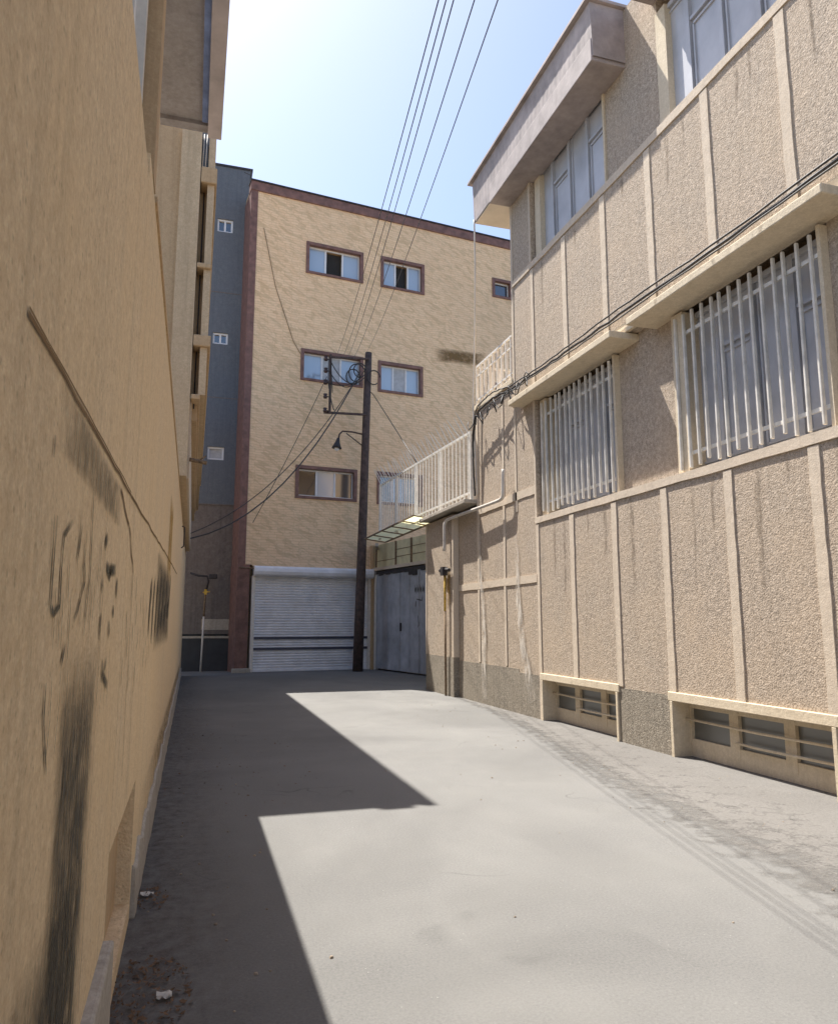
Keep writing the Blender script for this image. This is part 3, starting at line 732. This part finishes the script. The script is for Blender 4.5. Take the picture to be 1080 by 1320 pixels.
jbox(XR-pr, XR+.02, 10.73, 10.82, 5.30, 7.48)
jbox(XR-pr, XR+.02, 10.785, 10.84, 3.12, 5.27); jbox(XR-pr, XR+.02, 10.785, 10.84, 7.62, 9.3)
jbox(XR-.02, XR+.09, Yn, Y1, 7.50, 7.61, 40)
jbox(XR-.02, XR+.09, Yn, 10.84, 3.10, 3.20, 40)
jbox(XR-.012, XR+.02, 11.54, Y1+.01, 3.4, 9.4)
w.build('plaster_bands', M['band'], rh)
w = MB(); w.box(XR-.035, XR+.02, Yn, Y1+.01, 5.27, 5.40); w.build('floor_band', M['cream'], rh, bevel=.008)
# ledges over the windows (hoods)
for (a, b_), z in [((8.0, 11.25), 0), ((4.6, 7.62), 0), ((.9, 3.9), 0)]:
    w = MB(); w.box(5.02, XR+.17, a, b_, 5.17, 5.265); w.build('window_hood', M['cream'], rh, bevel=.012)
# lower windows: painted steel sheet casements, frames, reveals
def window(a, b_, z0, z1, xw, name_extra):
    w = MB(); w.box(xw, xw+.02, a, b_, z0, z1); p = w.build('window', M['win_sheet'], rh)
    w = MB(); n = 4; wd = (b_-a)/n
    for k in range(n+1):
        y = a+k*wd; w.box(xw-.05, xw, max(a, y-.035), min(b_, y+.035), z0, z1)
    zt = z1-.55
    w.box(xw-.045, xw, a, b_, z0, z0+.06); w.box(xw-.045, xw, a, b_, z1-.06, z1)
    for k in range(n):
        y0_, y1_ = a+k*wd+.07, a+(k+1)*wd-.07
        if k % 2 == 0: w.box(xw-.04, xw, y0_-.03, y1_+.03, zt-.02, zt+.02)
        for q in (y0_, y1_): w.box(xw-.022, xw, q-.012, q+.012, z0+.12, zt-.08 if k % 2 == 0 else z1-.12)
        w.box(xw-.022, xw, y0_, y1_, z0+.11, z0+.135)
        w.box(xw-.022, xw, y0_, y1_, (zt-.09 if k % 2 == 0 else z1-.13), (zt-.065 if k % 2 == 0 else z1-.105))
    w.build('frame', M['win_sheet'], p)
    w = MB(); t = .07
    w.box(XR+.07, xw+.02, a-.0, a+t*.6, z0, z1); w.build('reveal', M['cream'], p)
    w = MB(); w.box(XR+.07, xw+.02, b_-.2, b_, z0, z1); w.build('reveal', M['cream'], p)
    return p
for a, b_ in bays:
    window(a, b_, 3.20, 5.14, XR+.30, '')
    window(a, b_, 7.60, 9.25, XR+.16, '')
# grilles
for gi, (a, b_) in enumerate(bays[:2] + bays[2:]):
    w = MB()
    for z in (3.42, 4.86): w.box(XR+.075, XR+.095, a+.02, b_-.02, z-.02, z+.02)
    for y in (a+.02, b_-.02): w.box(XR+.072, XR+.098, y-.015, y+.015, 3.22, 5.1)
    gr = w.build('window_grille', M['white_rail'], rh)
    n = 14
    for k in range(n):
        y = a+.10+(b_-a-.2)*k/(n-1) + random.uniform(-.012, .012)
        w = MB(); w.bar((XR+.05, y, 3.26+random.uniform(-.03, .03)), (XR+.05, y+random.uniform(-.014, .014), 5.08), .038, .026)
        w.build('bar', M['grille_paint'], gr, bevel=.006)
# basement windows
for bi, (a, b_) in enumerate(base_open):
    w = MB(); xw = XR+.24
    w.box(xw, xw+.03, a, b_, .10, .60); bwn = w.build('basement_window', M['glass_base'], rh)
    w = MB(); n = 3; wd = (b_-a)/n
    for k in range(n+1):
        y = a+k*wd; w.box(xw-.04, xw, max(a, y-.07), min(b_, y+.07), .09, .60)
    w.box(xw-.035, xw, a, b_, .54, .66); w.box(xw-.035, xw, a, b_, -.1, .20); w.build('frame', M['cream'], bwn)
    w = MB(); w.box(XR-.03, xw+.05, a, a+.05, -.1, .62); w.box(XR-.03, xw+.05, b_-.05, b_, -.1, .62)
    w.box(XR-.03, XR+.12, a-.03, b_+.03, .621, .72); w.build('surround', M['cream'], bwn, bevel=.006)
    for z, lo in ((.42, 0), (.27, .35)):
        w = MB(); w.tube([(XR+.15, a+.03, z), (XR+.145, (a+b_)/2, z-.01), (XR+.15, b_-.03-lo*(b_-a), z)], .014, 6); w.build('bar', M['cream'], bwn, smooth=True)
# roof eave, corrugated sheet fascia
w = MB(); pts = []; y = 7.93
Yend = 12.40
k = 0
while y < Yend:
    pts.append((4.90 - (  .002 if k % 2 else 0), y)); pts.append((4.90 - (  .002 if k % 2 else 0), min(Yend, y+.055))); y += .07; k += 1
for (xa, ya), (xb, yb) in zip(pts, pts[1:]):
    zb = 9.16
    w.quad((xa, ya, zb), (xb, yb, zb), (xb-.03, yb, 9.98), (xa-.03, ya, 9.98))
w.quad((4.9, Yend, 9.16), (4.87, Yend, 9.98), (9, Yend, 9.98), (9, Yend, 9.16)); w.quad((4.9, 7.93, 9.16), (5.42, 7.93, 9.16), (5.42, 7.93, 9.98), (4.87, 7.93, 9.98))
w.build('eave_fascia', M['roofsheet'], rh)
w = MB(); w.box(4.80, 9, 7.88, Yend+.10, 9.985, 10.03); w.build('roof_edge', M['roofsheet'], rh)
w = MB(); w.box(4.915, 9.0, Y1+.002, Yend-.02, 9.14, 9.30); w.build('soffit', M['soffit'], rh)
w = MB(); w.box(4.915, XR+.1, 7.96, Y1, 9.45, 9.60); w.build('eave_slab', M['cream'], rh)
for a, b_, zb, ze in [(7.95, Y1, 9.10, 9.449), (4.5, 7.28, 9.47, 9.9), (.9, 3.9, 9.47, 9.9)]:
    w = MB(); w.box(4.88, XR+.12, a, b_, zb, ze); w.build('window_hood', M['roofsheet'], rh, bevel=.01)
# side wing with balcony on top
w = MB(); w.box(XR+.004, 9, Y1, 13.42, -.3, 5.72); w.build('wing_wall', M['rough'], rh)
w = MB(); w.box(XR-.04, 9, Y1, 13.46, 5.72, 5.82); w.build('balcony_slab', M['cream'], rh, bevel=.01)
w = MB(); w.box(XR+.004, 5.9, 13.42, 14.55, -.3, 3.78); w.build('terrace_wall', M['rough'], rh)
w = MB(); w.box(XR-.11, 5.9, 14.55, 16.42, -.3, 3.78); w.build('gate_pier', M['rough'], rh)
w = MB(); w.box(XR-.27, 9, 13.44, 16.5, 3.84, 3.92); w.build('terrace_slab', M['concrete'], rh, bevel=.012)
w = MB(); w.box(XR-.006, XR+.1, Y1, 14.5, -.3, .74); w.box(XR-.122, XR+.1, 14.545, 16.425, -.3, .80); w.build('wing_dado', M['rough_dark'], rh)
w = MB()
jbox(XR-.010, XR+.02, 12.08, 12.16, .76, 5.7); jbox(XR-.010, XR+.02, 13.34, 13.43, .76, 5.7)
jbox(XR-.012, XR+.02, 10.84, 14.5, 2.15, 2.28); jbox(XR-.012, XR+.02, 10.84, 13.4, 3.60, 3.74)
w.build('wing_bands', M['band'], rh); w = MB()
jbox(XR-.124, XR, 14.53, 14.60, .8, 3.75); w.build('pier_band', M['band'], rh); w = MB()
jbox(XR-.124, XR, 16.36, 16.44, .8, 3.75)
w.build('pier_band', M['band'], rh)
# stains on the wing
XS = XR - .018
w = MB()
ribbon(w, [(13.3, 3.4), (13.25, 2.4), (13.1, 1.6), (13.15, .6), (13.1, .1)], (.10, .30), XS, True, .1, .02)
ribbon(w, [(11.6, 3.0), (11.55, 2.0), (11.45, 1.2), (11.25, .7), (11.05, .25)], (.14, .34), XS, True, .1, .02)
w.build('lime_stain', M['lime'], rh)
w = MB(); ribbon(w, [(14.82, 2.7), (14.8, 1.8)], (.3, .2), XR-.128, True, .1, .01); w.build('ochre_stain', M['ochre'], rh)

# terrace railing with spikes
tr = thing('spiked_railing', 'white steel railing topped with slanting spikes above the gate and terrace', 'railing', (XR-.05, 17.5, 3.95))
xr = XR-.08; ya, yb = 13.55, 21.1
def zt(y): return 5.30 + (y-13.5)*.035
w = MB(); w.bar((xr, ya, zt(ya)), (xr, yb, zt(yb)), .05); w.build('top_rail', M['white_rail'], tr)
w = MB(); w.bar((xr, ya, 4.08), (xr, yb, 4.16), .04); w.build('bottom_rail', M['white_rail'], tr)
for k in range(5):
    y = ya + (yb-ya)*k/4; w = MB(); w.bar((xr+.01, y, 3.92), (xr+.01, y, zt(y)+.03), .065); w.build('post', M['white_rail'], tr)
npk = 32
for k in range(npk):
    y = ya + (yb-ya)*(k+.5)/npk
    w = MB(); w.bar((xr-.012, y, 3.97), (xr-.012, y+random.uniform(-.015, .015), zt(y)-.02), .026); w.build('picket', M['white_rail'], tr)
for k in range(32):
    y = ya + (yb-ya)*(k+.5)/32
    a = Vector((xr, y, zt(y))); b_ = a + Vector((-.20 + random.uniform(-.05, .05), .12 + random.uniform(-.05, .05), .46 + random.uniform(-.06, .04)))
    w = MB(); w.tube([a, a.lerp(b_, .7), b_], [.012, .010, .003], 5); w.build('spike', M['white_rail'], tr)

# balcony railing
br_ = thing('balcony_railing', 'small cream balcony railing of flat bars on the upper floor', 'railing', (XR, 12.5, 5.82))
w = MB(); w.bar((XR, Y1+.03, 6.62), (XR, 13.35, 6.62), .04); w.bar((XR, 13.35, 6.62), (7.5, 13.35, 6.62), .04); w.build('top_rail', M['white'], br_)
w = MB(); w.bar((XR, Y1+.03, 6.42), (XR, 13.35, 6.42), .025); w.bar((XR, Y1+.03, 5.92), (XR, 13.35, 5.92), .03); w.build('middle_rail', M['white'], br_)
for k in range(9):
    y = Y1+.08 + (13.35-Y1-.08)*k/8; w = MB(); w.bar((XR, y, 5.82), (XR, y, 6.62), .05, .02); w.build('picket', M['white'], br_)
for k in range(10):
    x = XR+.2*k+.1; w = MB(); w.bar((x, 13.35, 5.82), (x, 13.35, 6.62), .03); w.build('picket', M['white'], br_)
cable('white_cable', [(4.88, 12.35, 9.2), (4.95, 12.5, 8.3), (5.05, 12.8, 7.4), (5.17, 13.2, 6.4), (5.2, 13.35, 5.85), (5.25, 13.3, 4.0)], .016, M['pipe_white'], 'thin white cable hanging from the roof corner past the balcony')

# cable bundle along the upper wall
for i, (dz, dx, r, lab) in enumerate(((0, .0, .018, 'thick black cable running along the roughcast wall above the lower windows'), (.05, .012, .012, 'thinner upper black cable of the bundle along the roughcast wall'), (-.045, .02, .010, 'thinnest lower cable sagging against the ledges of the roughcast wall'))):
    P = [(5.24-dx, -1, 5.50+dz), (5.24-dx, 3, 5.52+dz), (5.23-dx, 6.0, 5.50+dz), (5.24-dx, 8.4, 5.55+dz*1.5), (5.22-dx, 10.0, 5.55+dz), (5.22-dx, 11.4, 5.58+dz), (5.14-dx, 12.2, 5.62+dz*2), (5.12-dx, 12.95, 5.55+dz*2), (5.18-dx, 13.32, 5.15), (5.2, 13.35-dx, 4.4), (5.22, 13.35, 3.98)]
    cable('wall_cable', P, r, M['cable'], lab, 'cable', 'cables clipped along the roughcast wall', .012)
w = MB(); pts = []
for k in range(60):
    t = k/59; y = 10.6+2.8*t
    pts.append((5.14-.06*sin(k*.9), y, 5.50+.10*sin(k*1.3)-.12*t))
w.tube(pts, .011, 6)
solo(w, 'tangled_cable', M['cable'], 'tangled black cable loops hanging at the balcony corner', 'cable', (5.15, 12, 5.5), smooth=True)

# pipes on the wing
cable('vent_pipe', [(5.10, 14.85, 3.02), (5.10, 14.85, 3.60), (5.13, 14.75, 3.69), (5.18, 12.0, 3.67), (5.18, 11.88, 3.72), (5.18, 11.85, 4.2)], .035, M['pipe_white'], 'off-white pipe bent along the wall under the spiked railing', 'pipe')
gp = thing('gas_pipe', 'yellow gas riser with a dark regulator beside the grey gate', 'pipe', (5.12, 14.95, 0))
w = MB(); w.tube([(5.12, 14.9, 1.75), (5.12, 14.9, 2.5)], .026, 8); w.build('riser', M['yellow'], gp, smooth=True)
w = MB(); w.tube([(5.13, 14.9, 0), (5.12, 14.9, 1.75)], .024, 8); w.build('lower_pipe', M['rust'], gp, smooth=True)
w = MB(); w.tube([(5.12, 15.2, 2.62), (5.10, 15.0, 2.64), (5.12, 14.62, 2.60)], .04, 8); w.box(5.04, 5.15, 14.82, 14.98, 2.5, 2.68); w.build('regulator', M['dark'], gp)

# ------------------------------------------------------------ gate, its surround and the canopy
ga = Vector((5.80, 23.80, 0)); gb = Vector((7.08, 17.35, 0)); gd = (gb-ga).normalized(); GL = (gb-ga).length
ang = atan2(gd.y, gd.x)
gate = thing('metal_gate', 'large blue-grey sheet metal gate in the shade with black scribbles', 'gate', tuple(ga), ang)
ROOT[gate.name] = Matrix.Identity(4)      # frame: x along the gate, y to the back (+y is into the yard)
for k, (a, b_) in enumerate(((.05, 1.75), (1.77, 3.0), (3.02, 4.6), (4.62, 6.3))):
    w = MB(); w.box(a, b_, -.02, .02, .05, 3.12 + (.0 if k else .03)); lf = w.build('leaf', M['gate'], gate)
    w = MB()
    for x in (a+.02, (a+b_)/2, b_-.02): w.box(x-.015, x+.015, -.032, -.02, .06, 3.1)
    w.build('rib', M['gate'], lf)
w = MB(); w.box(1.82, 1.86, -.06, -.02, 1.25, 1.5); w.build('handle', M['dark'], gate)
w = MB(); w.box(-.06, .045, -.06, .06, 0, 3.2); w.build('jamb', M['white'], gate)
w = MB(); n = 24
for i in range(n):
    x0 = 6.3*i/n; x1 = 6.3*(i+1)/n
    w.box(x0, x1, -.05, .0, 3.08-.05*abs(sin(i*1.7))-(.12 if 9 <= i <= 10 else 0), 3.17)
w.build('torn_edge', M['dark'], gate)
w = MB(); w.fade = []
def gstroke(pts, wd):
    n0 = len(w.v); t = MB(); ribbon(t, pts, wd, 0, True, .03)
    w.v += [(y, -.036, z) for x, y, z in t.v]; w.fade += t.fade; w.f += [tuple(i+n0 for i in f) for f in t.f]
for k in range(4):
    x = 2.75+.16*k
    gstroke([(x, 2.62), (x+.03, 2.4), (x+.08, 2.55), (x+.1, 2.35)], .05)
gstroke([(2.85, 2.2), (3.2, 2.15), (3.25, 2.3)], .05); gstroke([(2.8, 1.95), (2.83, 2.15)], .06)
gstroke([(2.95, 1.75), (3.0, 1.45), (2.93, 1.35)], .05)
w.build('graffiti', M['spray'], gate)
gs = thing('gate_surround', 'weathered plaster beam and jamb framing the grey gate', 'wall', tuple(ga), ang)
ROOT[gs.name] = Matrix.Identity(4)
w = MB(); w.box(-.1, 6.6, -.10, .2, 3.2, 3.30); w.build('lintel', M['band'], gs)
w = MB(); w.box(-.1, 6.6, -.03, .2, 3.30, 4.06); w.build('transom_panel', M['panel_yellow'], gs)
w = MB()
for x in (.05, 1.5, 2.55, 3.9): w.box(x-.03, x+.03, -.07, -.03, 3.30, 4.06)
w.build('batten', M['rust'], gs)
w = MB()
for x0, x1, z0 in ((0.1, 1.45, 3.5), (1.55, 2.5, 3.55), (1.55, 2.5, 3.78), (2.6, 3.85, 3.55), (2.6, 3.85, 3.8)): w.box(x0, x1, -.038, -.03, z0, z0+.02)
w.build('seam', M['rust'], gs)
w = MB(); w.box(-.42, -.11, -.12, .25, 0, 4.06); w.build('jamb', M['smooth_brown'], gs)
w = MB(); w.box(-.6, 6.7, .25, 3, 0, 4.0); w.build('yard_mass', M['smooth_brown'], gs)

cn = thing('gate_canopy', 'thin steel-framed canopy with glowing yellowish translucent sheets over the gate', 'canopy', (5.2, 18.8, 3.95))
x0, x1, y0, y1 = 4.88, 5.52, 16.45, 21.6
def zc(x): return 4.02 - (x-x0)*.12
n = 5
for k in range(n):
    a, b_ = y0+(y1-y0)*k/n+.02, y0+(y1-y0)*(k+1)/n-.02
    w = MB(); w.quad((x0, a, zc(x0)), (x1, a, zc(x1)), (x1, b_, zc(x1)), (x0, b_, zc(x0))); w.build('sheet', M['canopy'], cn)
w = MB(); w.bar((x0, y0, zc(x0)-.02), (x0, y1, zc(x0)-.02), .035); w.bar((x1, y0, zc(x1)-.02), (x1, y1, zc(x1)-.02), .035)
for k in range(n+1):
    y = y0+(y1-y0)*k/n; w.bar((x0, y, zc(x0)-.022), (x1, y, zc(x1)-.022), .028)
w.build('frame', M['rust'], cn)
w = MB(); w.bar((5.5, 22.6, 3.95), (5.75, 23.6, 3.93), .10); w.build('end_bracket', M['concrete'], cn)

random.seed(5)
def streak(y, z, L, wd, X, nm='rain_streak'):
    w = MB(); ribbon(w, [(y, z), (y+random.uniform(-.02, .02), z-L*.5), (y+random.uniform(-.02, .02), z-L)], (wd, wd*.5), X, True, .06, .004); w.build(nm, M['streak'], rh)
for y in [10.2, 9.9, 9.2, 8.75, 8.1, 6.9, 6.55, 5.9, 5.5, 4.9]: streak(y, 3.09, random.uniform(.3, 1.3), random.uniform(.04, .14), XR-.004)
for y in [10.4, 9.3, 8.9, 8.0, 7.0, 6.7, 5.8, 5.6, 4.8]: streak(y, 7.49, random.uniform(.3, 1.0), random.uniform(.04, .14), XR-.004)
for y in [10.5, 9.8, 9.0, 7.0, 6.0, 5.3]: streak(y, 5.262, .088, .08, 5.016, 'ledge_stain')
# ------------------------------------------------------------ litter
random.seed(3)
def leafpile(cx, cy, r, n, name, label, zmax=.03):
    w = MB()
    for _ in range(n):
        a = random.uniform(0, 2*pi); d = r*sqrt(random.random()); x, y = cx+d*cos(a)*.6, cy+d*sin(a); s = random.uniform(.006, .018)
        t = random.uniform(0, pi); z = .008+random.random()*zmax*(1-d/r); tl = random.uniform(-.008, .008)
        c_, s_ = cos(t)*s, sin(t)*s
        w.quad((x-c_, y-s_, z), (x+s_*.5, y-c_*.5, z+tl), (x+c_, y+s_, z+.004), (x-s_*.5, y+c_*.5, z-tl*.3))
    o = solo(w, name, M['leaf'], None, None, (cx, cy, 0)); o['kind'] = 'stuff'; return o
leafpile(-.13, 3.45, .35, 260, 'dry_leaves', '')
leafpile(-.15, 4.55, .18, 60, 'dry_leaves', '')
leafpile(-.16, 8.5, 2.6, 160, 'dry_leaves', '', .012)
def scrap(x, y, s, label):
    w = MB(); n = 6
    for i in range(n):
        for j in range(n):
            pass
    pts = [[(x+(i-2.5)*s/5, y+(j-2.5)*s/5*.7, .012+random.random()*.018) for j in range(6)] for i in range(6)]
    for i in range(5):
        for j in range(5): w.quad(pts[i][j], pts[i+1][j], pts[i+1][j+1], pts[i][j+1])
    solo(w, 'paper_scrap', M['paper'], label, 'litter', (x, y, 0))
scrap(-.17, 4.6, .07, 'crumpled pale scrap on the shaded ground by the wall, farther one')
scrap(-.04, 3.38, .06, 'crumpled pale scrap at the edge of the dry leaf pile')
random.seed(11)
w = MB()
for _ in range(150):
    t = random.random()
    if t < .45: x = random.uniform(3.4, 5.2); y = random.uniform(3.2, 14)
    elif t < .8: x = random.uniform(-.2, .5); y = random.uniform(3, 14)
    else: x = random.uniform(.3, 4.2); y = random.uniform(3, 12)
    q = random.uniform(.004, .012); n0 = len(w.v); k = 5
    for i in range(k): a = 2*pi*i/k + random.random()*.5; w.v.append((x+q*cos(a), y+q*sin(a), .001))
    for i in range(k): a = 2*pi*i/k + random.random()*.5; w.v.append((x+q*.6*cos(a), y+q*.6*sin(a), q*.8))
    w.f.append(tuple(range(n0+k, n0+2*k))); w.f += [(n0+i, n0+(i+1) % k, n0+k+(i+1) % k, n0+k+i) for i in range(k)]
o = solo(w, 'pebbles', M['rubble'], None, None, (0, 0, 0)); o['kind'] = 'stuff'
